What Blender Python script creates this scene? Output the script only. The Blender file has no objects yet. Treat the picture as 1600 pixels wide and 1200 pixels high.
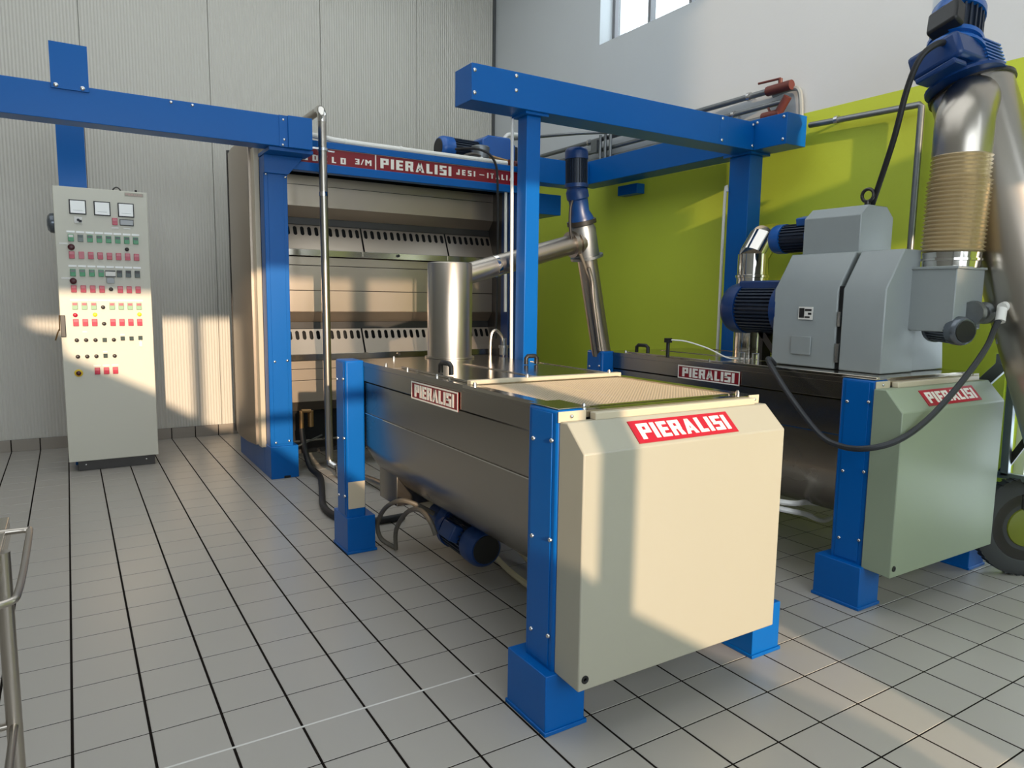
import bpy, math, random
from math import radians as R, pi, sin, cos
from mathutils import Vector as V, Matrix
random.seed(4)
SC = bpy.context.scene
COL = SC.collection
# ---------------------------------------------------------------- camera
cd = bpy.data.cameras.new('camera'); cam = bpy.data.objects.new('camera', cd); COL.objects.link(cam)
cd.sensor_width = 36; cd.lens = 36*1110.58/1600; cd.clip_start = .02; cd.clip_end = 200
cam.matrix_world = (Matrix.Translation((-1.14588, -2.05932, 1.3097)) @ Matrix.Rotation(R(-31.9435), 4, 'Z')
                    @ Matrix.Rotation(R(83.1648), 4, 'X') @ Matrix.Rotation(R(.7872), 4, 'Z'))
SC.camera = cam
# ---------------------------------------------------------------- light
SUN_DIR = V((.165, 1, -.22))
w = bpy.data.worlds.new('world'); SC.world = w; w.use_nodes = True
w.node_tree.nodes['Background'].inputs[0].default_value = (.80, .90, 1, 1)
w.node_tree.nodes['Background'].inputs[1].default_value = 3.2
def lamp(name, kind, energy, color, loc=(0, 0, 0), aim=None, **k):
    l = bpy.data.lights.new(name, kind); l.energy = energy; l.color = color
    for a, b in k.items(): setattr(l, a, b)
    o = bpy.data.objects.new(name, l); COL.objects.link(o); o.location = loc
    o.rotation_euler = V(aim).to_track_quat('-Z', 'Y').to_euler()
    return o
lamp('sun', 'SUN', 3.9, (1, .76, .53), aim=SUN_DIR, angle=R(.6))
lamp('window_daylight', 'AREA', 76, (.86, .94, 1), (-.6, -4.36, 2.3), (0, 1, -.12), shape='RECTANGLE', size=5.4, size_y=2.6)
lamp('overhead_fill', 'AREA', 98, (.92, .97, 1), (-.6, 1.2, 4.85), (0, 0, -1), shape='RECTANGLE', size=5.6, size_y=6.0)  # room fill added below the closed ceiling, no skylight there
SC.view_settings.view_transform = 'Standard'; SC.view_settings.look = 'None'
SC.view_settings.gamma = 1; SC.view_settings.use_curve_mapping = False
SC.view_settings.exposure = 0.35
SC.cycles.use_denoising = True
SC.cycles.max_bounces = 8; SC.cycles.sample_clamp_indirect = 6
# ---------------------------------------------------------------- materials
def s2l(c): return tuple(((x/255)/12.92 if x/255 <= .04045 else ((x/255+.055)/1.055)**2.4) for x in c)
def mat(name, rgb, rough=.5, metal=0., spec=.5, noise=0., nscale=6., bump=0., bscale=200., wave=None, emit=None, coat=0., stretch=None, rvar=.15):
    m = bpy.data.materials.new(name); m.use_nodes = True; nt = m.node_tree; b = nt.nodes['Principled BSDF']
    c = (*s2l(rgb), 1)
    b.inputs['Base Color'].default_value = c; b.inputs['Roughness'].default_value = rough
    b.inputs['Metallic'].default_value = metal; b.inputs['Specular IOR Level'].default_value = spec
    b.inputs['Coat Weight'].default_value = coat; b.inputs['Coat Roughness'].default_value = .12
    tc = nt.nodes.new('ShaderNodeTexCoord')
    src = tc.outputs['Object']
    if stretch:
        mp = nt.nodes.new('ShaderNodeMapping'); mp.inputs['Scale'].default_value = stretch
        nt.links.new(src, mp.inputs[0]); src = mp.outputs[0]
    if noise:
        n = nt.nodes.new('ShaderNodeTexNoise'); n.inputs['Scale'].default_value = nscale; n.inputs['Detail'].default_value = 6
        nt.links.new(src, n.inputs['Vector'])
        mx = nt.nodes.new('ShaderNodeMix'); mx.data_type = 'RGBA'
        mx.inputs[6].default_value = (*[x*(1-noise) for x in c[:3]], 1); mx.inputs[7].default_value = (*[min(1, x*(1+noise)) for x in c[:3]], 1)
        nt.links.new(n.outputs[0], mx.inputs[0]); nt.links.new(mx.outputs[2], b.inputs['Base Color'])
        rr = nt.nodes.new('ShaderNodeMapRange'); rr.inputs[3].default_value = max(.02, rough*(1-rvar)); rr.inputs[4].default_value = min(1, rough*(1+rvar))
        nt.links.new(n.outputs[0], rr.inputs[0]); nt.links.new(rr.outputs[0], b.inputs['Roughness'])
    h = None
    if bump:
        n2 = nt.nodes.new('ShaderNodeTexNoise'); n2.inputs['Scale'].default_value = bscale; n2.inputs['Detail'].default_value = 3
        nt.links.new(src, n2.inputs['Vector']); h = n2.outputs[0]
        bp = nt.nodes.new('ShaderNodeBump'); bp.inputs['Strength'].default_value = bump; bp.inputs['Distance'].default_value = .002
        nt.links.new(h, bp.inputs['Height']); nt.links.new(bp.outputs[0], b.inputs['Normal'])
    if wave:
        wv = nt.nodes.new('ShaderNodeTexWave'); wv.wave_type = 'BANDS'; wv.bands_direction = 'X'; wv.inputs['Scale'].default_value = wave[0]
        wv.inputs['Distortion'].default_value = 0
        nt.links.new(tc.outputs['Object'], wv.inputs['Vector'])
        bp = nt.nodes.new('ShaderNodeBump'); bp.inputs['Strength'].default_value = wave[1]; bp.inputs['Distance'].default_value = .004
        nt.links.new(wv.outputs[0], bp.inputs['Height']); nt.links.new(bp.outputs[0], b.inputs['Normal'])
    if emit:
        b.inputs['Emission Color'].default_value = (*s2l(emit[0]), 1); b.inputs['Emission Strength'].default_value = emit[1]
    return m
M = dict(
 blue=mat('blue_paint', (0, 90, 166), .34, noise=.04, nscale=3, spec=.28),
 dblue=mat('dark_blue_paint', (8, 50, 104), .36, noise=.1, nscale=12),
 mblue=mat('motor_blue', (10, 84, 160), .34, noise=.08, nscale=14, coat=.2),
 fins=mat('motor_fins', (22, 34, 52), .45, noise=.15, nscale=20),
 black=mat('black_plastic', (22, 22, 24), .45), rubber=mat('black_rubber', (26, 26, 28), .6),
 hose=mat('grey_hose', (92, 86, 76), .5), dhose=mat('dark_cable', (40, 42, 46), .5),
 cover=mat('cream_paint', (166, 162, 146), .42, noise=.02, nscale=2),
 cover2=mat('green_grey_cover', (142, 153, 130), .42, noise=.02, nscale=2),  # cover2 is greener and darker than the cream cover
 grey=mat('grey_machine_paint', (142, 148, 148), .32, noise=.05, nscale=8, bump=.1, bscale=120),
 cab=mat('cabinet_paint', (206, 203, 188), .4, noise=.015, nscale=3),
 rack=mat('rack_stainless', (182, 168, 152), .33, .88, noise=.05, nscale=1.5),
 steel=mat('stainless_sheet', (158, 151, 141), .26, 1, noise=.04, nscale=1.0),
 steelh=mat('stainless_top', (190, 182, 170), .17, 1, noise=.04, nscale=1.5),
 tube=mat('brushed_tube', (182, 174, 164), .31, 1, noise=.05, nscale=2),
 chrome=mat('polished_flue', (214, 210, 204), .08, 1),
 galv=mat('galvanised', (132, 136, 138), .4, .85, noise=.15, nscale=30),
 screw=mat('zinc_screw', (205, 205, 205), .25, 1), dark=mat('void_shade', (14, 14, 15), .8),  # near-black colour stands in for shade inside gaps and recesses
 dsteel=mat('dark_steel', (70, 68, 66), .4, .8, noise=.1, nscale=10),
 tile=mat('grey_floor_tile', (166, 161, 154), .32, noise=.04, nscale=1.6, rvar=0),
 grout=mat('dark_grout', (24, 19, 16), 1.0, spec=.1), lgrout=mat('white_joint', (205, 203, 198), .7),
 panel=mat('wall_panel_paint', (206, 202, 192), .5, noise=.03, nscale=1.2, wave=(13, 1.0)),
 panelb=mat('wall_panel_ground', (120, 118, 112), .7),
 plaster=mat('white_plaster', (206, 210, 212), .85, noise=.02, nscale=3, bump=.25, bscale=60),
 green=mat('green_wall_paint', (190, 206, 62), .6, noise=.05, nscale=3, bump=.3, bscale=70),
 skirt=mat('skirting_tile', (150, 141, 130), .4, noise=.05, nscale=4),
 trim=mat('grey_corner_trim', (86, 88, 88), .6), white=mat('white_plastic', (228, 226, 220), .4),
 faded=mat('faded_print', (196, 166, 158), .6), lwall=mat('low_bounce_plaster', (140, 139, 134), .9),  # lwall: unseen wall colour darkened so it bounces less light
 frame=mat('window_frame', (120, 120, 122), .5), ceil=mat('ceiling_paint', (214, 214, 210), .9),
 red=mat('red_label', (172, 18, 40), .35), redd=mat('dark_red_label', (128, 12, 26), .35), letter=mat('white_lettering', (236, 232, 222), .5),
 bgreen=mat('green_button', (20, 140, 80), .3), bgrey=mat('grey_button', (96, 108, 100), .3), bdark=mat('dark_button', (30, 52, 42), .3),
 bred=mat('red_button', (186, 30, 62), .3), bpink=mat('pale_red_button', (196, 92, 104), .3), bpale=mat('pale_green_button', (140, 178, 140), .35),
 yellow=mat('yellow_plastic', (226, 190, 40), .4), lampy=mat('yellow_lamp', (232, 232, 60), .3), knob=mat('dark_knob', (38, 30, 28), .4), wine=mat('dark_red_knob', (74, 14, 22), .35),
 display=mat('display_glass', (120, 122, 120), .15), meter=mat('meter_face', (238, 238, 234), .2),
 pglass=mat('key_brass', (120, 96, 60), .35, .8), copper=mat('brass_fitting', (170, 134, 90), .35, .8),
 cream=mat('cream_hose', (226, 214, 178), .45), duct=mat('corrugated_duct', (196, 178, 142), .25, .45),
 valve=mat('red_valve', (92, 42, 34), .55), tyre=mat('tyre_rubber', (60, 62, 62), .7), rim=mat('yellow_hub', (116, 124, 34), .5),
 alu=mat('aluminium', (150, 156, 162), .35, .8), plate=mat('beige_plate', (196, 184, 160), .4), wire=mat('grille_wire', (214, 196, 170), .4, .5),
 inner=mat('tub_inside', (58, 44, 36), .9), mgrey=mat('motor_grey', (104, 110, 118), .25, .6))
def glass_mat():
    m = bpy.data.materials.new('window_glass'); m.use_nodes = True; nt = m.node_tree; nt.nodes.clear()
    o = nt.nodes.new('ShaderNodeOutputMaterial'); t = nt.nodes.new('ShaderNodeBsdfTransparent'); g = nt.nodes.new('ShaderNodeBsdfGlossy')
    g.inputs['Roughness'].default_value = .03; x = nt.nodes.new('ShaderNodeMixShader'); x.inputs[0].default_value = .07
    t.inputs[0].default_value = (.96, .98, .97, 1)
    nt.links.new(t.outputs[0], x.inputs[1]); nt.links.new(g.outputs[0], x.inputs[2]); nt.links.new(x.outputs[0], o.inputs[0]); return m
M['glass'] = glass_mat()
# ---------------------------------------------------------------- geometry
class G:
    def __init__(s): s.v = []; s.f = []
    def add(s, vs, fs):
        n = len(s.v); s.v += [tuple(v) for v in vs]; s.f += [tuple(i+n for i in f) for f in fs]; return s
    def box(s, x0, x1, y0, y1, z0, z1):
        x0, x1 = sorted((x0, x1)); y0, y1 = sorted((y0, y1)); z0, z1 = sorted((z0, z1))
        return s.add([(x, y, z) for z in (z0, z1) for y in (y0, y1) for x in (x0, x1)],
                     [(0, 2, 3, 1), (4, 5, 7, 6), (0, 1, 5, 4), (2, 6, 7, 3), (0, 4, 6, 2), (1, 3, 7, 5)])
    def prism(s, pts, ax, a, b):
        # pts: 2D polygon; ax 'x' -> (y,z), 'y' -> (x,z), 'z' -> (x,y)
        n = len(pts)
        def P(p, t): return {'x': (t, p[0], p[1]), 'y': (p[0], t, p[1]), 'z': (p[0], p[1], t)}[ax]
        vs = [P(p, a) for p in pts] + [P(p, b) for p in pts]
        fs = [tuple(range(n))[::-1], tuple(range(n, 2*n))] + [(i, (i+1) % n, n+(i+1) % n, n+i) for i in range(n)]
        return s.add(vs, fs)
    def cyl(s, p0, p1, r, r2=None, n=24, cap=True):
        p0, p1 = V(p0), V(p1); r2 = r if r2 is None else r2
        d = (p1-p0).normalized(); u = d.orthogonal().normalized(); w_ = d.cross(u)
        vs = [p0+(u*cos(2*pi*i/n)+w_*sin(2*pi*i/n))*r for i in range(n)]+[p1+(u*cos(2*pi*i/n)+w_*sin(2*pi*i/n))*r2 for i in range(n)]
        fs = [(i, (i+1) % n, n+(i+1) % n, n+i) for i in range(n)]
        if cap: fs += [tuple(range(n))[::-1], tuple(range(n, 2*n))]
        return s.add(vs, fs)
    def lathe(s, p0, d, prof, n=28):
        # prof: (distance along axis, radius)
        p0 = V(p0); d = V(d).normalized(); u = d.orthogonal().normalized(); w_ = d.cross(u); k = len(prof); vs = []; fs = []
        for h, r in prof:
            vs += [p0+d*h+(u*cos(2*pi*i/n)+w_*sin(2*pi*i/n))*r for i in range(n)]
        for j in range(k-1):
            fs += [(j*n+i, j*n+(i+1) % n, (j+1)*n+(i+1) % n, (j+1)*n+i) for i in range(n)]
        fs += [tuple(range(n))[::-1], tuple(range((k-1)*n, k*n))]
        return s.add(vs, fs)
    def tube(s, pts, r, n=10, sub=6, smooth=True):
        P = [V(p) for p in pts]
        if smooth and len(P) > 2:
            Q = []
            for i in range(len(P)-1):
                a = P[max(0, i-1)]; b = P[i]; c = P[i+1]; d = P[min(len(P)-1, i+2)]
                for k in range(sub):
                    t = k/sub
                    Q.append(.5*((2*b)+(c-a)*t+(2*a-5*b+4*c-d)*t*t+(3*b-3*c+d-a)*t**3))
            Q.append(P[-1]); P = Q
        u = None; vs = []; fs = []
        for i, p in enumerate(P):
            t = (P[min(i+1, len(P)-1)]-P[max(i-1, 0)]).normalized()
            u = t.orthogonal().normalized() if u is None else (u-t*u.dot(t)).normalized()
            w_ = t.cross(u); vs += [p+(u*cos(2*pi*k/n)+w_*sin(2*pi*k/n))*r for k in range(n)]
        for i in range(len(P)-1):
            fs += [(i*n+k, i*n+(k+1) % n, (i+1)*n+(k+1) % n, (i+1)*n+k) for k in range(n)]
        fs += [tuple(range(n))[::-1], tuple(range((len(P)-1)*n, len(P)*n))]
        return s.add(vs, fs)
    def mesh(s, name):
        m = bpy.data.meshes.new(name); m.from_pydata(s.v, [], s.f); m.update(); return m
def link(name, me, parent=None, loc=None, rot=None):
    o = bpy.data.objects.new(name, me); COL.objects.link(o)
    if loc is not None: o.location = loc
    if rot is not None: o.rotation_euler = rot
    EMP[o.name] = V(loc) if loc is not None else V((0, 0, 0))     # world place of the origin
    if parent is not None:
        o.parent = parent
        o.matrix_parent_inverse = Matrix.Translation(-EMP[parent.name])
    return o
EMP = {}
def part(name, g, m, parent=None, bevel=0, label=None, kind=None, ang=35, loc=None, rot=None):
    me = g.mesh(name) if isinstance(g, G) else g
    if isinstance(g, G):
        me.materials.append(M[m]); me.polygons.foreach_set('use_smooth', [True]*len(me.polygons)); me.set_sharp_from_angle(angle=R(ang))
    o = link(name, me, parent, loc, rot)
    if bevel:
        b = o.modifiers.new('bevel', 'BEVEL'); b.width = bevel; b.segments = 2; b.limit_method = 'ANGLE'; b.angle_limit = R(40); b.harden_normals = False
    if label: o['label'] = label
    if kind: o['kind'] = kind
    return o
def thing(name, label, cat, loc, group=None):
    o = bpy.data.objects.new(name, None); COL.objects.link(o); o.location = loc; o.empty_display_size = .1
    EMP[o.name] = V(loc); o['label'] = label; o['category'] = cat
    if group: o['group'] = group
    return o
def tag(o, label, cat, group=None):
    o['label'] = label; o['category'] = cat
    if group: o['group'] = group
    return o
def struct(name, g, m, **k):
    o = part(name, g, m, **k); o['kind'] = 'structure'; return o
def box(*a): return G().box(*a)
def shared(name, g, m, ang=35):
    me = g.mesh(name); me.materials.append(M[m]); me.polygons.foreach_set('use_smooth', [True]*len(me.polygons)); me.set_sharp_from_angle(angle=R(ang)); return me
SCREW = {}
def screw(parent, p, ax, r=.009, name='screw'):
    # domed screw head facing along ax ('-x','-y','z')
    k = (ax, r)
    if k not in SCREW:
        d = {'-x': (-1, 0, 0), '-y': (0, -1, 0), 'z': (0, 0, 1)}[ax]
        SCREW[k] = shared('screw', G().lathe((0, 0, 0), d, [(-.001, r), (.003, r), (.006, r*.75), (.0075, r*.35)], 12), 'screw')
    return part(name, SCREW[k], None, parent, loc=p)
# ---- blocky letters
def glyph(c):
    t = .27; m = .5
    Rr = lambda x0, x1, y0, y1: [(x0, y0), (x1, y0), (x1, y1), (x0, y1)]
    H = .2
    D = {
     'P': (.72, [Rr(0, t, 0, 1), Rr(t, .72, 1-H, 1), Rr(t, .72, .38, .38+H), Rr(.72-t+.02, .72, .38+H, 1-H)]),
     'I': (t, [Rr(0, t, 0, 1)]),
     'E': (.62, [Rr(0, t, 0, 1), Rr(t, .62, 1-H, 1), Rr(t, .58, .4, .4+H), Rr(t, .62, 0, H)]),
     'R': (.74, [Rr(0, t, 0, 1), Rr(t, .72, 1-H, 1), Rr(t, .70, .40, .40+H), Rr(.72-t+.02, .72, .40+H, 1-H), [(.40, .40), (.48, 0), (.76, 0), (.66, .40)]]),
     'A': (.80, [[(0, 0), (.24, 0), (.50, 1), (.28, 1)], [(.56, 0), (.80, 0), (.52, 1), (.30, 1)], Rr(.2, .6, .2, .37)]),
     'L': (.58, [Rr(0, t, 0, 1), Rr(t, .58, 0, H)]),
     'S': (.66, [Rr(0, .66, 1-H, 1), Rr(0, t, .5, 1-H), Rr(0, .66, .41, .59), Rr(.66-t, .66, H, .41), Rr(0, .66, 0, H)]),
     'J': (.58, [Rr(.58-t, .58, 0, 1), Rr(0, .58-t, 0, H), Rr(0, t*.9, H, .38)]),
     'T': (.66, [Rr(.2, .2+t, 0, 1), Rr(0, .66, 1-H, 1)]),
     'O': (.72, [Rr(0, t, 0, 1), Rr(.72-t, .72, 0, 1), Rr(t, .72-t, 1-H, 1), Rr(t, .72-t, 0, H)]),
     'D': (.72, [Rr(0, t, 0, 1), Rr(.72-t, .72, .06, .94), Rr(t, .72-t, 1-H, 1), Rr(t, .72-t, 0, H)]),
     'M': (.92, [Rr(0, .24, 0, 1), Rr(.68, .92, 0, 1), [(.24, 1), (.24, .62), (.46, .3), (.46, .66)], [(.46, .66), (.46, .3), (.68, .62), (.68, 1)]]),
     '3': (.62, [Rr(0, .62, 1-H, 1), Rr(.1, .62, .41, .59), Rr(0, .62, 0, H), Rr(.62-t, .62, H, .41), Rr(.62-t, .62, .59, 1-H)]),
     '/': (.5, [[(0, 0), (.16, 0), (.5, 1), (.34, 1)]]),
     '-': (.5, [Rr(0, .5, .42, .56)]), ' ': (.4, [])}
    return D[c]
def text_geo(txt, width, height, gap=.14):
    """flat letters with their own thickness in a local frame: x right, y up, z outwards"""
    adv = []; x = 0
    for c in txt:
        wd, ps = glyph(c); adv.append((x, ps)); x += wd+gap
    tot = x-gap; g = G()
    for x0, ps in adv:
        for p in ps:
            q = [((x0+a)/tot*width, b*height) for a, b in p]
            ar = sum(q[i][0]*q[(i+1) % len(q)][1]-q[(i+1) % len(q)][0]*q[i][1] for i in range(len(q)))
            if ar < 0: q = q[::-1]
            g.prism(q, 'z', 0, .0012)
    return g
def place(g, o, ux, uy):
    """map local (x,y,z) onto the plane at o with unit axes ux, uy"""
    o, ux, uy = V(o), V(ux).normalized(), V(uy).normalized(); n = ux.cross(uy)
    g.v = [tuple(o+ux*a+uy*b+n*c) for a, b, c in g.v]; return g
def name_plate(parent, o, ux, uy, wd, ht, txt, m='red', border=True, pad=.12):
    uxn, uyn = V(ux).normalized(), V(uy).normalized()
    g = place(G().box(0, wd, 0, ht, 0, .0025), o, ux, uy)
    pl = part('name_plate', g, m, parent)
    n = uxn.cross(uyn)
    if border:
        b = .006
        fr = G().box(0, wd, 0, b, 0, .001).box(0, wd, ht-b, ht, 0, .001).box(0, b, b, ht-b, 0, .001).box(wd-b, wd, b, ht-b, 0, .001)
        part('plate_border', place(fr, V(o)+n*.0026, ux, uy), 'letter', pl)
    px = wd*pad*.5+.008; py = ht*.155
    part('lettering', place(text_geo(txt, wd-2*px, ht-2*py), V(o)+n*.0026+uxn*px+uyn*py, ux, uy), 'letter', pl)
    return pl
def motor(parent, p, d, L, r, m='mblue', up=(0, 0, 1), nf=26, box_side=None, tb=.5):
    """finned electric motor: p = fan end, d = direction from fan to flange"""
    p = V(p); d = V(d).normalized()
    fc = part('fan_cover', G().lathe(p, d, [(0, r*.55), (.0, r*.82), (L*.04, r*.97), (L*.10, r*1.03), (L*.28, r*1.03), (L*.28, r*.9)]), m, parent)
    part('fan_grille', G().lathe(p-d*.002, d, [(0, r*.5), (.003, r*.5)], 20) if 0 else G().lathe(p-d*.004, d, [(0, r*.40), (.0, r*.74), (.003, r*.76)], 24), 'black', fc)
    g = G().cyl(p+d*L*.27, p+d*L*.93, r*.86, n=28)
    u = d.orthogonal().normalized(); w_ = d.cross(u)
    for i in range(nf):
        a = 2*pi*i/nf; e = u*cos(a)+w_*sin(a); t = (w_*cos(a)-u*sin(a))*r*.035
        a0, a1 = p+d*L*.29, p+d*L*.92
        g.add([a0+e*r*.8-t, a0+e*r*.98-t, a1+e*r*.98-t, a1+e*r*.8-t, a0+e*r*.8+t, a0+e*r*.98+t, a1+e*r*.98+t, a1+e*r*.8+t],
              [(0, 1, 2, 3), (7, 6, 5, 4), (0, 4, 5, 1), (1, 5, 6, 2), (2, 6, 7, 3), (3, 7, 4, 0)])
    part('finned_housing', g, 'fins' if m != 'mgrey' else 'mgrey', parent)
    part('motor_flange', G().lathe(p+d*L*.9, d, [(0, r*.95), (.0, r*1.05), (L*.1, r*1.05), (L*.1, r*.6)]), m, parent)
    if box_side is not None:
        q = V(box_side).normalized(); s_ = d.cross(q); c = p+d*L*tb+q*r*1.12; hx, hy, hz = L*.17, r*.45, r*.28
        vs = [c+d*a*hx+s_*b*hy+q*e*hz for e in (-1, 1) for b in (-1, 1) for a in (-1, 1)]
        part('terminal_box', G().add(vs, [(0, 2, 3, 1), (4, 5, 7, 6), (0, 1, 5, 4), (2, 6, 7, 3), (0, 4, 6, 2), (1, 3, 7, 5)]), m, parent, bevel=.006)
# ================================================================ SETTING
X0, X1, Y0, Y1, ZC = -4.0, 2.98, -4.5, 5.0, 5.0
floor = struct('floor', box(X0-.1, X1+.1, Y0-.1, Y1+.1, -.12, -.0014), 'grout')
def tile_geo(w_, d_):
    g = G(); b = .0010; h = .006
    g.add([(0, 0, -h), (w_, 0, -h), (w_, d_, -h), (0, d_, -h), (0, 0, -b), (w_, 0, -b), (w_, d_, -b), (0, d_, -b),
           (b, b, 0), (w_-b, b, 0), (w_-b, d_-b, 0), (b, d_-b, 0)],
          [(0, 1, 5, 4), (1, 2, 6, 5), (2, 3, 7, 6), (3, 0, 4, 7), (4, 5, 9, 8), (5, 6, 10, 9), (6, 7, 11, 10), (7, 4, 8, 11), (8, 9, 10, 11)])
    return g
GX, GY = .0078, .0050     # wide joints run away from the camera, narrow ones across
tile_me = shared('floor_tile', tile_geo(.2-GX, .2-GY), 'tile', 20)
cells = []
cp = V((-1.146, -2.059, 1.31)); fw = V((math.sin(R(31.94)), math.cos(R(31.94)), 0))
for i in range(-20, 15):
    for j in range(-22, 25):
        x, y = i*.2, j*.2
        dx, dy = x+.1-cp.x, y+.1-cp.y; dep = dx*fw.x+dy*fw.y; lat = dx*fw.y-dy*fw.x
        vis = dep > .9 and abs(lat) < dep*.78+.25 and dep > 1.4
        hid = (.1 < x < .75 and -.2 < y < 1.2) or (x > 1.75 and y > -.35) or (x > .2 and y > 3.2) or (x > 1.1 and y > 1.5)
        cells.append((0 if vis and not hid else 1, dep if vis else 99+abs(dep), i, j))
cells.sort()
rest = G()
for n, (a, b, i, j) in enumerate(cells):
    x, y = i*.2+GX/2, j*.2+GY/2
    if n < 300: part('floor_tile', tile_me, None, floor, loc=(x, y, 0))
    else:
        g = tile_geo(.2-GX, .2-GY); rest.add([(p[0]+x, p[1]+y, p[2]) for p in g.v], g.f)
part('far_floor_tiles', rest, 'tile', floor, kind='stuff', ang=20)
part('pale_joint', box(-1.55, .02, -.0036, .0036, -.004, .0002), 'lgrout', floor, label='pale joint line between two rows of floor tiles')
# back wall, ribbed panels
wb = struct('wall_back', box(X0, X1, Y1+.03, Y1+.15, 0, ZC), 'panelb')
seams = [-4.0, -2.95, -1.953, -.953, .035, 1.04, 2.04, X1]
for a, b in zip(seams, seams[1:]):
    part('wall_panel', box(a+.002, b-.002, Y1, Y1+.03, .0, ZC), 'panel', wb, bevel=.002)
part('corner_trim', box(X1-.035, X1-.002, Y1-.012, Y1-.001, .0, ZC), 'trim', wb, label='dark grey trim where the ribbed wall ends')
bb = struct('baseboard_back', box(X0, X1, Y1-.006, Y1-.0005, 0, .098), 'grout')
sk = shared('skirting_tile', box(0, .2-GX, -.008, 0, 0, .098), 'skirt')
for i in range(-20, 14): part('skirting_tile', sk, None, bb, loc=(i*.2+GX/2, Y1-.0065, 0), bevel=.0015)
# right wall: plaster with window and door openings, lower part painted green
WY0, WY1, WZ0, WZ1 = .95, 3.17, 3.555, 4.7
DY0, DY1, DZ = -1.3, -.33, 2.05
PL = 2.53
g = G()
g.box(X1, X1+.3, WY1, Y1+.15, PL, ZC).box(X1, X1+.3, WY0, WY1, PL, WZ0).box(X1, X1+.3, WY0, WY1, WZ1, ZC).box(X1, X1+.3, Y0-.3, WY0, PL, ZC)
wr = struct('wall_right', g, 'plaster')
g = G().box(X1-.0012, X1+.3, DY1, Y1+.15, 0, PL).box(X1-.0012, X1+.3, DY0, DY1, DZ, PL).box(X1-.0012, X1+.3, Y0-.3, DY0, 0, PL)
part('green_paint', g, 'green', wr, label='lime green painted lower part of the wall')
g = G().box(X1-.018, X1-.0013, -.30, .13, 0, PL+.01); g2 = G().box(X1-.018, X1-.0001, -.30, .13, PL+.01, ZC)
pil = struct('trim_1', g, 'green'); part('upper_pilaster', g2, 'plaster', pil)
win = struct('window_1', G().box(X1+.14, X1+.2, WY0, WY1, WZ0, WZ0+.035).box(X1+.14, X1+.2, WY0, WY1, WZ1-.035, WZ1).box(X1+.14, X1+.2, WY1-.035, WY1, WZ0, WZ1).box(X1+.14, X1+.2, WY0, WY0+.035, WZ0, WZ1), 'frame')
ys = [WY1-.04, 2.69, 2.22, 1.78, 1.36, WY0+.04]
for k in range(5):
    part('pane', box(X1+.165, X1+.171, ys[k+1]+.012, ys[k]-.012, WZ0+.03, WZ1-.03), 'glass', win)
    if k: part('mullion', box(X1+.14, X1+.2, ys[k]-.016, ys[k]+.016, WZ0+.03, WZ1-.03), 'frame', win)
g = G()
for a, b in ((DY0, DY0+.06), (DY1-.05, DY1)): g.box(X1+.1, X1+.16, a, b, 0, DZ)
g.box(X1+.1, X1+.16, DY0, DY1, DZ-.06, DZ).box(X1+.1, X1+.16, DY0, DY1, .72, .77).box(X1+.1, X1+.16, DY0, DY1, 0, .1)
door = struct('door_1', g, 'white')
part('pane', box(X1+.125, X1+.13, DY0+.05, DY1-.04, .77, DZ-.05), 'glass', door)
part('pane', box(X1+.125, X1+.13, DY0+.05, DY1-.04, .1, .72), 'glass', door)
# unseen sides of the hall; front openings shaped to throw the sun patches
struct('wall_left', box(X0-.15, X0, Y0-.3, Y1+.15, 0, ZC), 'lwall')
struct('ceiling', box(X0-.15, X1+.3, Y0-.3, Y1+.15, ZC, ZC+.1), 'ceil')
g = G(); a, b = Y0, Y0-.12
g.box(X0, -3.2, a, b, 0, ZC)
g.prism([(-3.2, 0), (.33, 0), (.33, .80), (-.4, 1.25), (-1.15, 1.88), (-2.0, 2.42), (-2.58, 2.73), (-2.68, 3.05), (-2.95, 3.10), (-3.05, 3.2), (-3.2, 3.2)], 'y', a, b)  # sloping sill shaped to cut the low sun like an outside roofline
g.box(-3.2, 1.62, a, b, 3.2, ZC).box(.57, 1.7, a, b, 0, 3.2).box(1.7, 2.4, a, b, 0, 2.28).box(1.62, 2.4, a, b, 2.74, 3.2).box(1.62, 1.88, a, b, 3.2, ZC).box(2.4, X1, a, b, 0, ZC)
g.box(-.55, -.43, a, b, 1.2, 3.2).box(-1.77, -1.70, a, b, 2.0, 3.2).box(-3.2, .57, a, b, 2.10, 2.14)
struct('wall_front', g, 'plaster')
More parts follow.
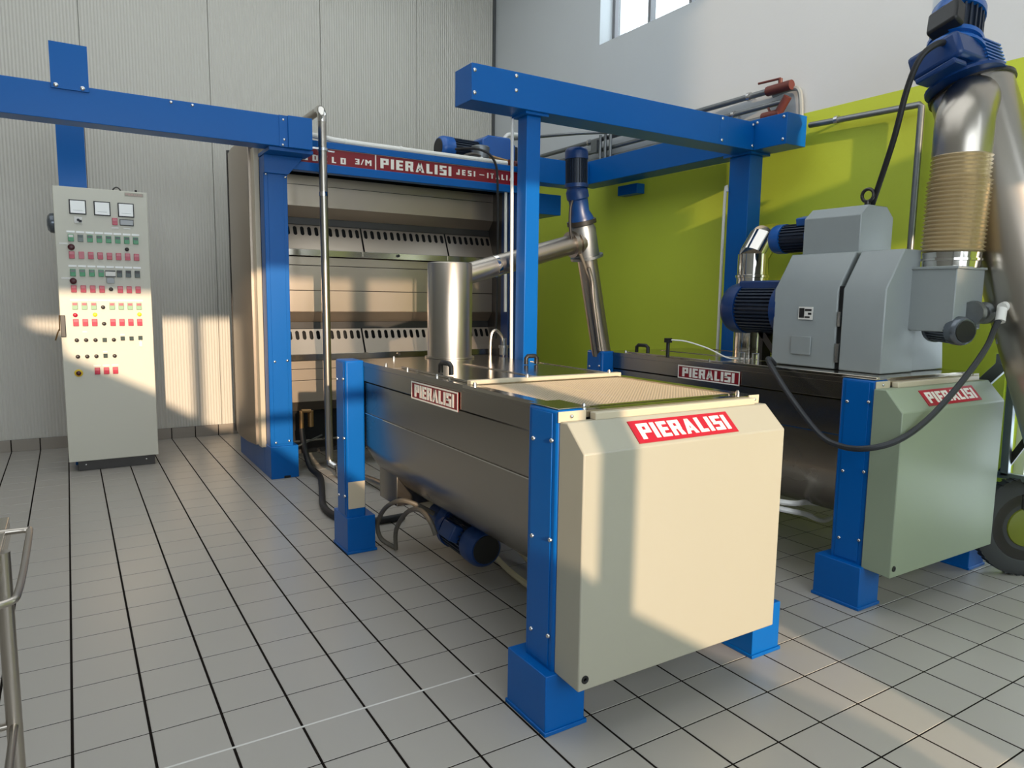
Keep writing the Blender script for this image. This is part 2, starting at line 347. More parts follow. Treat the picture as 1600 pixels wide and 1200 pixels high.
# ================================================================ MACHINES
def tub_profile(cx, hw, z0, zt, rb):
    L_ = [(0, zt), (0, z0), (.055, z0-.095), (.125, z0-.185), (.21, z0-.25), (.31, z0-.285)]
    return [(cx-hw+a, b) for a, b in L_]+[(cx+hw-a, b) for a, b in L_[::-1]]
def kneading(name, label, x0, yf, paint, left):
    """x0: outer face of the left posts; yf: front of the left front post"""
    T = thing(name, label, 'machine', (x0+.5, yf+.9, 0), 'kneading machines')
    W = .87 if left else .85; xs = x0+(.068 if left else .060); xr = x0+W-.01; cx = (xs+xr)/2; hw = (xr-xs)/2; ZT = .985
    yb = yf+1.93 if left else yf+1.88; yr = yf+1.768 if left else yf+1.755      # rear post front face
    # tub
    prof = tub_profile(cx, hw-.004, .562, .880, .30)
    part('tub', G().prism(prof, 'x', 0, 1) if 0 else _tub(prof, yf+.17, yr+.02), 'steel', T, ang=32)
    part('tub_seam', G().box(xs-.0005, xs+.002, yf+.17, yr, .722, .726), 'chrome', T)
    part('side_panel', G().box(xs-.004, xs+.006, yf+.155, yr+.01, .888, ZT-.002).box(xs-.007, xs-.003, yf+.155, yr+.01, .962, ZT+.001), 'steel', T, bevel=.0015)
    part('side_panel', G().box(xr-.006, xr+.004, yf+.155, yr+.01, .888, ZT-.002), 'steel', T, bevel=.0015)
    part('rear_panel', box(xs, xr, yb-.03, yb-.02, .62, ZT-.002), 'steel', T)
    part('front_panel', box(xs+.01, xr-.01, yf+.13, yf+.14, .2, .96), 'dsteel', T)
    # posts and feet
    for fx, (py, right) in enumerate(((yf, 0), (yr, 0), (yf, 1), (yr, 1))):
        px = (x0 if py == yf else x0-.032) if not right else x0+.915
        pz = .992 if not right else (.84 if py == yf else .9)
        g = G().box(px, px+.1, py, py+.155, .02, pz)
        P = part('post', g, 'blue', T, bevel=.010)
        gd = part('post_cover', box(px-.003, px+.0, py+.024, py+.131, .2, pz-.012), 'blue', P, bevel=.001) if not right else None
        if not right:
            for zz, yy in ((.90, .022), (.89, .118), (.60, .020), (.585, .116), (.30, .020), (.285, .112)):
                screw(P, (px-.003, py+.155-yy if 0 else py+yy, zz), '-x', .0075)
        fxx = px-.032 if py == yf else px-.003
        if right: fxx = px-.02
        part('foot', G().box(fxx, fxx+.148, py-.012, py+.205, .012, .19).box(fxx-.004, fxx+.156, py-.018, py+.212, 0, .014), 'blue', T, bevel=.0025)
    part('side_rail', box(x0+.872, x0+.912, yf+.155, yr+.1, .5, .56), 'blue', T)
    if not left: pass
    # top plates
    fr = G()
    part('top_plate', G().box(xs-.004, xr+.004, yf+1.40, yb, ZT-.006, ZT), 'steelh', T, bevel=.001)
    part('top_rim', G().box(xs-.004, xs+.045, yf+.003, yf+1.40, ZT-.006, ZT-.0005).box(xr-.04, xr+.004, yf+.003, yf+1.40, ZT-.006, ZT-.0005).box(xs+.045, xr-.04, yf+.003, yf+.045, ZT-.006, ZT-.0005).box(xs-.004, xr+.004, yf-.0, yf+.004, ZT-.02, ZT-.0005), 'steelh', T)
    part('post_cap', box(x0+.002, xs+.05, yf+.002, yf+.158, ZT+.0075, ZT+.0105), 'steelh', T, bevel=.001)
    # paper thin edge rail and angle bar of the front rim
    part('front_plate', G().box(x0+.0, x0+.10, yf-.004, yf, .955, ZT+.002), 'plate', T, bevel=.001)
    part('front_plate', G().box(xr-.045, xr+.006, yf-.004, yf, .955, ZT+.002), 'plate', T, bevel=.001)
    screw(T, (x0+.045, yf-.004, .972), '-y', .006)
    screw(T, (xr-.02, yf-.004, .972), '-y', .006)
    part('angle_bar', G().box(x0+.115, xr-.045, yf-.03, yf-.002, .958, ZT-.004), 'plate', T, bevel=.003)
    # front cover with sloped shoulder
    xa, xb = (x0+.006, x0+.862) if left else (x0-.01, x0+.835)
    yc = yf-.12
    cp_ = [(yf+.0, .190), (yf+.0, .958), (yc+.082, .960), (yc, .884), (yc, .184)]
    if not left: cp_ = [(yf+.0, .185), (yf+.0, .958), (yc+.068, .960), (yc-.008, .872), (yc-.008, .180)]
    C = part('front_cover', G().prism(cp_[::-1], 'x', xa, xb), paint, T, bevel=.004)
    part('grommet', G().lathe((xa+.024, yc+.001 if left else yc-.007, .218), (0, -1, 0), [(-.002, .013), (.004, .012), (.004, .006), (.001, .004)], 18), 'black', C)
    a = V((0, cp_[2][0], cp_[2][1])); b = V((0, cp_[3][0], cp_[3][1])); up = (a-b).normalized(); nrm = V((1, 0, 0)).cross(up)
    lo = b+up*(.012 if left else .018)+nrm*.0005
    lx = (x0+.216) if left else (x0+.205)
    lw = .425 if left else .44
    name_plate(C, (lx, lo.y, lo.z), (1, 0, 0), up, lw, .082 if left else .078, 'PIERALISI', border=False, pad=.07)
    return T, dict(xs=xs, xr=xr, cx=cx, yb=yb, yr=yr, ZT=ZT)
def _tub(prof, ya, yb):
    return G().prism(prof, 'y', ya, yb)
# ---- left machine
T1, k1 = kneading('kneading_machine', 'long stainless kneading machine with cream front cover in the centre of the hall', .04, -.41, 'cover', True)
xs, xr, ZT = k1['xs'], k1['xr'], k1['ZT']
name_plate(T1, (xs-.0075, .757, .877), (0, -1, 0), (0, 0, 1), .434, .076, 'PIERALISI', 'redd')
# lids
def lid(T, xa, xb, ya, yb, z=.985, m='steelh'):
    return part('lid', G().box(xa, xb, ya, yb, z, z+.006).box(xa, xa+.006, ya, yb, z+.006, z+.009).box(xb-.006, xb, ya, yb, z+.006, z+.009), m, T, bevel=.001)
def handle(par, x, y, z, along='y', L=.10, h=.045, name='handle'):
    d = V((0, 1, 0)) if along == 'y' else V((1, 0, 0)); c = V((x, y, z)); up = V((0, 0, 1))
    pts = [c-d*L/2, c-d*L/2+up*h*.75, c-d*L*.33+up*h, c+d*L*.33+up*h, c+d*L/2+up*h*.75, c+d*L/2]
    return part(name, G().tube(pts, .011, 8, 1, smooth=False), 'black', par, ang=60)
l1 = lid(T1, xs+.04, .475, .33, .985); l2 = lid(T1, .485, xr-.035, .33, .985)
handle(l1, .185, .60, .994); handle(l2, .765, .83, .994, 'x', .06, .04)
part('cross_bar', G().box(xs+.03, xr-.02, .295, .325, ZT-.002, ZT+.014), 'plate', T1, bevel=.002)
gr = part('grille', G().box(.10, .115, -.36, .29, ZT-.01, ZT+.002).box(xr-.06, xr-.045, -.36, .29, ZT-.01, ZT+.002).box(.115, xr-.06, -.36, -.345, ZT-.01, ZT+.002).box(.115, xr-.06, .275, .29, ZT-.01, ZT+.002), 'steelh', T1)
wg = G()
n = 0; x = .12
while x < xr-.062: wg.box(x-.0021, x+.0021, -.345, .275, ZT-.0050, ZT-.0040); x += .0135
y = -.34
while y < .275: wg.box(.115, xr-.06, y-.0021, y+.0021, ZT-.0040, ZT-.0030); y += .0135
part('wire_mesh', wg, 'wire', gr, kind='stuff')
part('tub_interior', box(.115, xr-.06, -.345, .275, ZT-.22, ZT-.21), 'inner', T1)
for p in ((.125, .86), (.125, .24), (.40, .305), (.82, .305), (.16, -.375), (xr-.06, -.375), (.30, 1.44), (xs+.012, 1.1), (xs+.012, .55)):
    part('bolt', SCREW.setdefault('bolt', shared('bolt', G().cyl((0, 0, 0), (0, 0, .012), .007, n=8).cyl((0, 0, .012), (0, 0, .016), .004, n=8), 'screw')), None, T1, loc=(p[0], p[1], ZT+(.012 if abs(p[1]-.305) < .01 else 0)))
# probe and hose on top of left machine
pr_ = part('drain_fitting', G().cyl((.965, 1.42, .99), (.965, 1.42, 1.03), .024).cyl((.965, 1.42, 1.03), (.965, 1.42, 1.045), .03).cyl((.965, 1.42, 1.045), (.965, 1.42, 1.085), .014), 'galv', T1)
part('bent_pipe', G().tube([(.875, 1.42, .985), (.876, 1.42, 1.06), (.885, 1.42, 1.115), (.912, 1.42, 1.13), (.94, 1.42, 1.11), (.955, 1.42, 1.085), (.962, 1.42, 1.05)], .009, 8), 'tube', T1)
part('fitting_legs', G().cyl((.95, 1.40, .94), (.95, 1.40, .99), .004).cyl((.965, 1.43, .94), (.965, 1.43, .99), .004).cyl((.985, 1.41, .94), (.985, 1.41, .99), .004), 'screw', T1)
pt = part('inspection_plate', box(.014, .102, 1.354, 1.3575, .235, .375), 'plate', T1, bevel=.001)
# underside: drive motor, pump, box
uf = T1
part('drive_housing', G().box(.20, .40, 1.17, 1.40, .27, .46), 'steel', uf, bevel=.003)
motor(uf, (.40, .62, .185), (.02, 1, .02), .34, .088, m='dblue', box_side=(-1, .2, .5))
part('pump_body', G().lathe((.42, .94, .21), (-.05, 1, .03), [(0, .09), (.05, .10), (.07, .085), (.12, .08), (.16, .06), (.24, .05)]), 'dblue', uf)
part('discharge_pipe', G().cyl((.41, 1.15, .22), (.36, 1.62, .30), .055).cyl((.36, 1.60, .30), (.30, 1.66, .45), .04), 'plate', uf)
for pts in ([(.24, 1.30, .012), (.19, 1.36, .05), (.175, 1.37, .13), (.18, 1.28, .235), (.19, 1.12, .315), (.24, 1.06, .31), (.34, 1.04, .25)],
            [(.235, 1.27, .012), (.225, 1.24, .13), (.22, 1.09, .26), (.215, .93, .315), (.22, .83, .29), (.235, .80, .23)]):
    part('cable_loop', G().tube(pts, .012, 8), 'hose', uf)
for pts in ([(.60, 1.20, .14), (.62, 1.02, .05), (.60, .80, .016), (.57, .55, .016), (.56, .1, .016), (.56, -.1, .016)],
            [(.72, 1.05, .13), (.72, .85, .06), (.70, .62, .016), (.66, .3, .016), (.62, -.1, .016)]):
    part('cream_hose', G().tube(pts, .014, 8), 'cream', uf)
# ---- right machine
T2, k2 = kneading('kneading_machine', 'stainless kneading machine with grey-green front cover, carrying the grey crusher', 1.695, -.365, 'cover2', False)
xs, xr = k2['xs'], k2['xr']
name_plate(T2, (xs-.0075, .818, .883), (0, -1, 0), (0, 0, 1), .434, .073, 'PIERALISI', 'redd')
l3 = lid(T2, xs+.04, 2.10, .50, 1.33); l4 = lid(T2, 2.11, xr-.03, .50, 1.33)
handle(l3, 1.82, 1.20, .994, 'y', .10)
part('deck_plate', box(xs+.0, xr-.0, -.33, .48, ZT-.002, ZT+.008), 'steelh', T2, bevel=.001)
part('deck_rail', G().box(xs-.012, xs+.012, -.34, .50, ZT, ZT+.016), 'steelh', T2, bevel=.002)
pb = part('sensor_probe', G().cyl((1.74, .90, .99), (1.74, .90, 1.075), .010).box(1.724, 1.756, .885, .915, 1.075, 1.10), 'black', T2)
part('sensor_hose', G().tube([(1.75, .89, 1.09), (1.80, .82, 1.085), (1.87, .72, 1.05), (1.93, .64, 1.005), (1.98, .60, .998), (2.03, .57, .998)], .004, 6), 'white', pb)
for p in ((xs+.02, .62), (xs+.02, 1.3), (1.98, .52), (1.76, .47)):
    part('bolt', SCREW['bolt'], None, T2, loc=(p[0], p[1], ZT+.002))
for z0_, z1_ in ((.345, .29), (.31, .20)):
    part('drain_hose', G().tube([(1.72, .55, z0_-.02), (1.76, .1, z0_), (1.95, .1, (z0_+z1_)/2), (2.10, .1, z1_), (2.3, .15, z1_)], .014, 8), 'white', T2)
# ================================================================ CRUSHER on the right machine
C = thing('olive_crusher', 'grey crusher with slanted guards, hopper and blue motors on top of the right kneading machine', 'crusher', (2.2, .06, .993))
zb = .993
pf = [(1.94, zb), (1.94, 1.374), (2.062, 1.556), (2.42, 1.556), (2.50, 1.45), (2.50, zb)]
part('guard_cover', G().prism([(1.944, zb+.004), (1.944, 1.374), (2.064, 1.556), (2.40, 1.556), (2.48, 1.45), (2.48, zb+.004)], 'y', .0, .357), 'grey', C, bevel=.006)
part('guard_cover', G().prism([(1.94, zb+.002), (1.94, 1.376), (2.062, 1.558), (2.20, 1.558), (2.20, zb+.002)], 'y', -.236, -.028), 'grey', C, bevel=.006)
part('guard_gap_shade', box(1.955, 2.3, -.030, .0, zb+.01, 1.39), 'dark', C)  # near-black block paints the shade between the two guards
part('latch', G().box(1.938, 1.955, -.024, -.006, 1.03, 1.12), 'screw', C)
part('latch', G().box(1.938, 1.955, -.022, -.008, 1.20, 1.27), 'screw', C)
part('lower_housing', G().prism([(2.20, zb+.002), (2.20, 1.50), (2.48, 1.20), (2.51, zb+.002)], 'y', -.215, .0), 'grey', C, bevel=.006)
part('access_cover', box(1.934, 1.942, .125, .235, 1.055, 1.145), 'grey', C, bevel=.002)
np_ = part('data_plate', box(1.938, 1.941, .125, .205, 1.228, 1.290), 'white', C)
part('plate_print', G().box(1.9365, 1.9382, .172, .200, 1.236, 1.284).box(1.9365, 1.9382, .132, .168, 1.270, 1.280).box(1.9365, 1.9382, .132, .150, 1.252, 1.262).box(1.9365, 1.9382, .140, .168, 1.236, 1.244), 'black', np_)
hp = part('hopper', G().prism([(-.43, 1.474), (-.43, 1.205), (-.405, 1.19), (-.24, 1.19), (-.225, 1.215), (-.2, 1.474)], 'x', 2.135, 2.375), 'grey', C, bevel=.004)
part('hopper_rim', G().box(2.128, 2.382, -.437, -.2, 1.466, 1.478), 'grey', hp, bevel=.002)
# gear housing on top
part('gear_housing', G().prism([(-.0, 1.45), (-.0, 1.735), (.022, 1.765), (.31, 1.765), (.331, 1.745), (.331, 1.45)][::-1], 'x', 2.10, 2.36) if 0 else G().prism([(2.10, 1.45), (2.10, 1.735), (2.16, 1.785), (2.31, 1.785), (2.37, 1.735), (2.37, 1.45)], 'y', .01, .322), 'grey', C, bevel=.004)
part('lifting_eye', G().tube([(2.22+.0, .06+.030*cos(t), 1.838+.030*sin(t)) for t in [2*pi*i/20 for i in range(21)]], .0085, 8, 1, smooth=False).cyl((2.22, .06, 1.785), (2.22, .06, 1.812), .013), 'dsteel', C)
motor(C, (2.215, .585, 1.655), (0, -1, 0), .265, .078, box_side=(-.25, 0, 1), tb=.8)
motor(C, (2.08, .735, 1.275), (0, -1, 0), .385, .135, m='dblue', nf=40)
part('motor_bracket', G().box(2.01, 2.15, .36, .65, 1.36, 1.425), 'dblue', C, bevel=.01)
part('motor_foot', G().prism([(.36, .995), (.40, .995), (.55, 1.16), (.50, 1.16)], 'x', 2.05, 2.12).box(2.05, 2.12, .50, .53, .995, 1.16), 'dsteel', C)
for y, L in ((.55, .05), (.46, .05)):
    part('deck_handle', G().tube([(1.93, y, .99), (1.93, y, .99+L), (1.93, y-.035, .99+L), (1.93, y-.035, .99)], .006, 8, 1, smooth=False), 'screw', C)
# grey gear motor under the hopper
motor(C, (2.165, -.47, 1.195), (.45, 1, .05), .19, .062, m='mgrey')
part('gearbox', G().lathe((2.24, -.45, 1.275), (1, .1, 0), [(0, .05), (.03, .055), (.05, .035), (.12, .035), (.14, .05), (.19, .05), (.20, .03)], 18), 'galv', C)
part('junction_box', G().box(2.44, 2.53, -.53, -.47, 1.135, 1.245), 'grey', C, bevel=.004)
part('cable_gland', G().cyl((2.36, -.52, 1.295), (2.33, -.53, 1.24), .020).cyl((2.36, -.52, 1.30), (2.40, -.52, 1.31), .022), 'white', C)
part('box_conduit', G().tube([(2.40, -.51, 1.31), (2.47, -.50, 1.315), (2.49, -.50, 1.28), (2.49, -.50, 1.245)], .006, 6), 'white', C)
o = part('power_cable', G().tube([(1.90, .30, 1.0), (1.80, .25, 1.03), (1.715, .185, 1.02), (1.63, -.006, .884), (1.60, -.185, .745), (1.578, -.306, .715), (1.575, -.42, .727), (1.65, -.50, .767), (1.787, -.54, .849), (1.973, -.56, .985), (2.158, -.56, 1.126), (2.29, -.53, 1.215), (2.335, -.525, 1.25)], .0125, 10), 'dhose', None)
tag(o, 'thick dark grey cable drooping across the front of the right kneading machine', 'cable')
# ================================================================ INCLINED CONVEYOR at the right
D = thing('screw_conveyor', 'wide inclined steel conveyor tube on a wheeled stand with blue gearmotor at its head', 'conveyor', (2.5, -.7, 0))
A = V((2.55, -.225, 2.295)); ad = V((.0, -.324, -.946)).normalized()
part('conveyor_tube', G().cyl(A-ad*.02, A+ad*1.85, .172, n=44), 'tube', D)
part('end_flange', G().cyl(A-ad*.035, A-ad*.018, .182, n=40), 'dsteel', D)
part('outlet_spout', G().tube([(2.285, -.33, 1.97), (2.286, -.33, 2.06), (2.31, -.32, 2.14), (2.40, -.29, 2.22), (2.50, -.25, 2.26)], .118, 32), 'tube', D)
B0 = A-ad*.035-V((.13, .02, .0)); ax = -ad; sx = V((1, 0, 0)); sx = (sx-ax*sx.dot(ax)).normalized(); sy = ax.cross(sx)
def obox(c, e1, e2, e3, a, b, c_):
    vs = [c+e1*i*a+e2*j*b+e3*k*c_ for k in (-1, 1) for j in (-1, 1) for i in (-1, 1)]
    return G().add(vs, [(0, 2, 3, 1), (4, 5, 7, 6), (0, 1, 5, 4), (2, 6, 7, 3), (0, 4, 6, 2), (1, 3, 7, 5)])
part('mounting_plate', G().lathe(B0+V((.03, 0, 0)), ax, [(0, .165), (.014, .165), (.03, .13), (.05, .12)]), 'dblue', D)
gb = part('gearbox', obox(B0+ax*.10-sx*.03, sx, sy, ax, .165, .115, .060), 'dblue', D, bevel=.02)
g = G()
for k in range(7):
    o2 = obox(B0+ax*(.045+.018*k)+sx*.10, sx, sy, ax, .085, .126, .0035); g.add(o2.v, o2.f)
part('cooling_ribs', g, 'mblue', gb)
part('oil_window', G().cyl(B0+ax*.150-sy*.06-sx*.02, B0+ax*.172-sy*.075-sx*.02, .024, n=16), 'copper', gb)
part('gearbox_foot', obox(B0+ax*.02-sx*.17, sx, sy, ax, .05, .09, .012), 'dblue', D, bevel=.006)
mx_ = (sx*.42+ax*.88-sy*.1).normalized(); m0 = B0+ax*.155+sx*.01
part('adapter_flange', G().lathe(m0-mx_*.02, mx_, [(0, .13), (.016, .13), (.03, .105), (.06, .10)]), 'mblue', D)
motor(D, m0+mx_*.27, -mx_, .235, .112, m='mblue')
part('terminal_box', obox(m0+mx_*.15-sx*.135-sy*.02, mx_, sy, (mx_.cross(sy)).normalized(), .06, .07, .035), 'black', D, bevel=.012)
cc = thing('motor_cable', 'black cable hanging from the conveyor gearmotor down to the grey crusher', 'cable', (2.2, -.1, 1.8)) if 0 else None
o = part('motor_cable', G().tube([(2.25, -.24, 2.47), (2.18, -.24, 2.455), (2.13, -.20, 2.40), (2.13, -.15, 2.28), (2.165, -.08, 2.06), (2.27, .07, 1.78)], .014, 10), 'rubber'); tag(o, 'thick black cable hanging from the conveyor gearmotor down to the crusher', 'cable')
# wheeled stand
part('top_channel', G().box(2.70, 2.74, -.75, -.365, 1.025, 1.045).box(2.70, 2.71, -.75, -.365, 1.045, 1.075), 'alu', D)
def bar(a, b, w_, t, m, nm, sw=V((0, 1, 0))):
    a, b = V(a), V(b); d = (b-a); c = (a+b)/2; d_ = d.normalized(); e2 = (sw-d_*sw.dot(d_)).normalized(); e3 = d_.cross(e2)
    return part(nm, obox(c, d_, e2, e3, d.length/2, t/2, w_/2), m, D, bevel=.002)
SW = V((1, 0, 0))
bar((2.72, -.39, 1.02), (2.72, -.24, .84), .055, .03, 'alu', 'brace', SW)
bar((2.72, -.435, 1.02), (2.72, -.445, .48), .035, .03, 'alu', 'upright', SW)
bar((2.74, -.43, 1.02), (2.74, -.62, .50), .03, .02, 'dsteel', 'brace', SW)
bar((2.74, -.58, .80), (2.74, -.42, .49), .03, .02, 'dsteel', 'brace', SW)
bar((2.72, -.35, .482), (2.72, -.90, .485), .03, .03, 'alu', 'cross_rail', SW)
bar((2.72, -.86, 1.03), (2.72, -.88, .48), .035, .03, 'alu', 'upright', SW)
bar((2.72, -.52, .48), (2.735, -.53, .27), .03, .03, 'dsteel', 'fork', SW)
wd_ = V((-.55, -.83, .0)).normalized(); wc = V((2.76, -.53, .245))
wl = part('wheel', G().lathe(wc-wd_*.035, wd_, [(0, .15), (0, .215), (.014, .243), (.055, .243), (.07, .215), (.07, .17), (.060, .165), (.060, .10)], 40), 'tyre', D)
part('wheel_rim', G().lathe(wc+wd_*.021, wd_, [(0, .165), (.006, .165), (.008, .15), (.002, .10)], 36), 'dsteel', wl)
part('wheel_hub', G().lathe(wc+wd_*.02, wd_, [(0, .10), (.012, .095), (.022, .06), (.025, .02)], 24), 'rim', wl)
g = G()
for i in range(48):
    t = 2*pi*i/48; u = wd_.orthogonal().normalized(); q = wd_.cross(u); e = u*cos(t)+q*sin(t); f_ = q*cos(t)-u*sin(t)
    o2 = obox(wc+e*.2435, wd_, f_, e, .03, .006, .002); g.add(o2.v, o2.f)
part('tyre_tread', g, 'tyre', wl, kind='stuff')
wc2 = V((2.72, -.88, .1)); part('caster', G().lathe(wc2, (1, 0, 0), [(0, .06), (0, .1), (.04, .1), (.04, .06)], 24), 'tyre', D)
bar((2.70, -.88, .48), (2.70, -.88, .10), .03, .02, 'alu', 'fork', SW)
# corrugated sleeve
g = G(); prof = []; n = 24; L = .43
for i in range(n):
    prof += [(L*i/n, .118 if i < 18 else .112), (L*(i+.5)/n, .130 if i < 18 else .122)]
prof.append((L, .112))
sl = part('ribbed_duct', G().lathe((2.285, -.325, 1.545), (0, -.02, 1), prof, 36), 'duct', ang=60)
tag(sl, 'vertical ribbed beige duct between the conveyor outlet and the crusher hopper', 'duct')
cl_ = part('duct_clamp', G().lathe((2.285, -.325, 1.475), (0, 0, 1), [(0, .116), (.03, .118), (.032, .124), (.042, .124), (.044, .118), (.068, .120)], 36), 'chrome', sl)
# ================================================================ TRANSFER CONVEYOR from left to right machine
E_ = thing('transfer_conveyor', 'stainless transfer tube with upright cylinder, linking the two kneading machines', 'conveyor', (.62, 1.40, .985))
part('inlet_cylinder', G().lathe((.618, 1.42, .986), (0, 0, 1), [(0, .135), (.008, .135), (.008, .121), (.505, .121), (.512, .117), (.512, .112)], 44), 'tube', E_)
part('inlet_pipe', G().cyl((.70, 1.42, 1.435), (1.49, 1.42, 1.652), .058, n=28), 'tube', E_)
ia = V((.70, 1.42, 1.435)); ib = V((1.49, 1.42, 1.652)); idr = (ib-ia).normalized()
part('pipe_clamp', G().cyl(ia+idr*.20, ia+idr*.225, .061, n=28), 'chrome', E_)
part('pipe_collar', G().cyl(ib-idr*.07, ib-idr*.045, .078, n=28).cyl(ib-idr*.03, ib-idr*.0, .078, n=28), 'tube', E_)
tA = V((1.545, 1.42, 1.575)); tB = V((1.715, 1.46, .97)); td = (tB-tA).normalized()
part('elbow_housing', G().lathe(tA-td*.19, td, [(0, .066), (.03, .078), (.19, .078), (.19, .10), (.205, .10)], 32), 'galv', E_)
part('riser_tube', G().cyl(tA, tB, .060, n=30), 'tube', E_)
part('cable_duct', G().tube([(1.50, 1.34, 1.50), (1.535, 1.35, 1.42), (1.56, 1.36, 1.3), (1.64, 1.385, 1.0)], .011, 8), 'tube', E_)
part('cable_duct', G().tube([(1.45, 1.36, 1.58), (1.50, 1.36, 1.48), (1.545, 1.36, 1.38), (1.63, 1.385, 1.02)], .010, 8), 'hose', E_)
part('top_flange', G().cyl(tA-td*.215, tA-td*.19, .088, n=28), 'dsteel', E_)
mA = tA-td*.215
part('gear_reducer', G().lathe(mA, -td, [(0, .075), (.015, .072), (.05, .055), (.12, .058), (.13, .066), (.17, .066), (.19, .055), (.215, .06)]), 'dblue', E_)
motor(E_, mA-td*.215+V((0, 0, .20)), (0.03, 0, -1), .225, .066, m='dblue')
part('motor_lead', G().tube([(1.405, 1.38, 1.90), (1.385, 1.38, 1.84), (1.385, 1.38, 1.74), (1.40, 1.38, 1.66), (1.43, 1.38, 1.60)], .008, 8), 'rubber', E_)
# ================================================================ OVERHEAD FRAME
F = thing('overhead_frame', 'tall blue steel columns and box beams spanning above the two kneading machines', 'frame', (1.8, 1.3, 0))
def beam(name, x0, x1, y0, y1, z0, z1, par=F, m='blue', **k): return part(name, box(x0, x1, y0, y1, z0, z1), m, par, bevel=.003, **k)
b1 = beam('beam', .598, 2.668, 1.15, 1.33, 2.283, 2.459)
b2 = beam('beam', 2.67, 2.86, .905, 3.05, 2.285, 2.474)
b3 = beam('beam', 2.06, 2.668, 2.87, 3.04, 2.255, 2.452)
beam('seam_plate', 2.352, 2.42, 1.147, 1.15, 2.283, 2.459)
for x, z in ((.614, 2.425), (.614, 2.318), (.856, 2.437), (.856, 2.366), (2.372, 2.44), (2.372, 2.31), (2.655, 2.44), (2.655, 2.31)): screw(b1, (x, 1.15, z), '-y', .010)
for y, z in ((.93, 2.45), (.93, 2.315), (1.13, 2.45)): screw(b2, (2.67, y, z), '-x', .010)
c1 = beam('column', .957, 1.045, 1.2, 1.29, .02, 2.27)
part('cap_plate', box(.93, 1.075, 1.17, 1.32, 2.27, 2.283), 'blue', c1)
part('base_plate', box(.925, 1.08, 1.17, 1.32, 0, .02), 'blue', c1)
part('conduit', G().cyl((.947, 1.30, .4), (.937, 1.315, 2.28), .009, n=10), 'white', c1)
c2 = beam('column', 2.70, 2.825, 1.2, 1.37, .02, 2.27)
part('cap_plate', box(2.67, 2.86, 1.17, 1.40, 2.27, 2.284), 'blue', c2)
part('base_plate', box(2.67, 2.86, 1.17, 1.40, 0, .02), 'blue', c2)
part('conduit', G().tube([(2.685, 1.385, .5), (2.685, 1.385, 1.95), (2.69, 1.37, 2.05)], .010, 8), 'white', c2)
# frame behind: lower tank support box seen under the beam
part('support_box', box(2.10, 2.52, 3.06, 3.40, 2.03, 2.20), 'blue', F, bevel=.004)
part('support_bracket', G().box(2.88, 2.965, 2.50, 2.74, 2.19, 2.27), 'blue', F, bevel=.003)
# ---- left overhead beam
H = thing('overhead_beam', 'long dark blue box beam running above the control cabinet with an upright end plate', 'beam', (-.5, 2.9, 2.28))
hb = part('beam', box(-3.0, .10, 2.85, 3.01, 2.285, 2.482), 'blue', H, bevel=.003)
part('beam_head', box(.145, .305, 2.835, 3.10, 2.282, 2.486), 'blue', H, bevel=.003)
part('seam_plate', box(.09, .150, 2.846, 3.02, 2.284, 2.483), 'blue', H)
ep = part('end_plate', box(-1.163, -.978, 2.838, 2.846, 2.452, 2.703), 'blue', H, bevel=.001)
part('plate_web', box(-1.08, -1.072, 2.846, 2.99, 2.484, 2.70), 'blue', ep)
screw(ep, (-1.139, 2.838, 2.469), '-y', .012); screw(ep, (-1.010, 2.838, 2.469), '-y', .012)
for x, z in ((-.55, 2.465), (-.43, 2.465), (.118, 2.455), (.122, 2.33), (.112, 2.295)): screw(hb, (x, 2.85, z), '-y', .009)
part('under_plate', box(.03, .32, 2.88, 3.2, 2.262, 2.284), 'blue', H)
P_ = part('wall_column', box(-1.155, -.978, 4.22, 4.36, 0, 2.62), 'blue'); tag(P_, 'blue steel column standing behind the cream control cabinet', 'column')
# ================================================================ EXTRACTOR RACK
K = thing('oil_extractor', 'tall stainless extractor unit with slotted shelves and a red name sign along its top', 'machine', (1.1, 3.5, 0))
yF = 3.08
part('column', box(.035, .195, yF, yF+.12, .23, 2.26), 'blue', K, bevel=.004)
part('column_cover', box(.062, .168, yF-.004, yF, .25, 2.17), 'blue', K, bevel=.0015)
part('column_head', G().prism([(.035, 2.14), (.195, 2.14), (.30, 2.262), (.035, 2.262)], 'y', yF-.03, yF), 'blue', K, bevel=.002)
for x, z in ((.050, 2.135), (.18, 2.125), (.078, .845), (.165, .85), (.072, .262), (.165, .268)): screw(K, (x, yF-.004, z), '-y', .009)
part('base_beam', G().box(.03, .075, yF+.17, 4.12, .0, .225).box(.03, .225, yF-.02, yF+.17, 0, .235), 'blue', K, bevel=.003)
part('notch_shade', box(.12, .165, yF-.0215, yF-.0195, 0, .018), 'dark', K)  # flat dark patch paints the shaded notch opening
part('column', box(2.02, 2.16, yF+.02, yF+.14, .0, 2.26), 'dblue', K, bevel=.004)
# rounded steel jacket on left side
jk = [(3.30, -.02), (3.46, -.045), (3.72, -.05), (3.95, -.03), (4.03, .0), (4.03, .05), (3.30, .05)]
part('side_jacket', G().prism([(b_, a_) for a_, b_ in jk], 'z', .215, 2.40), 'rack', K, ang=20, bevel=.004)
part('jacket_edge', G().box(.0, .035, yF+.125, yF+.22, .21, 2.33), 'plate', K, bevel=.003)
part('jacket_back', box(-.022, .05, 4.03, 4.06, .2, 2.44), 'dsteel', K)
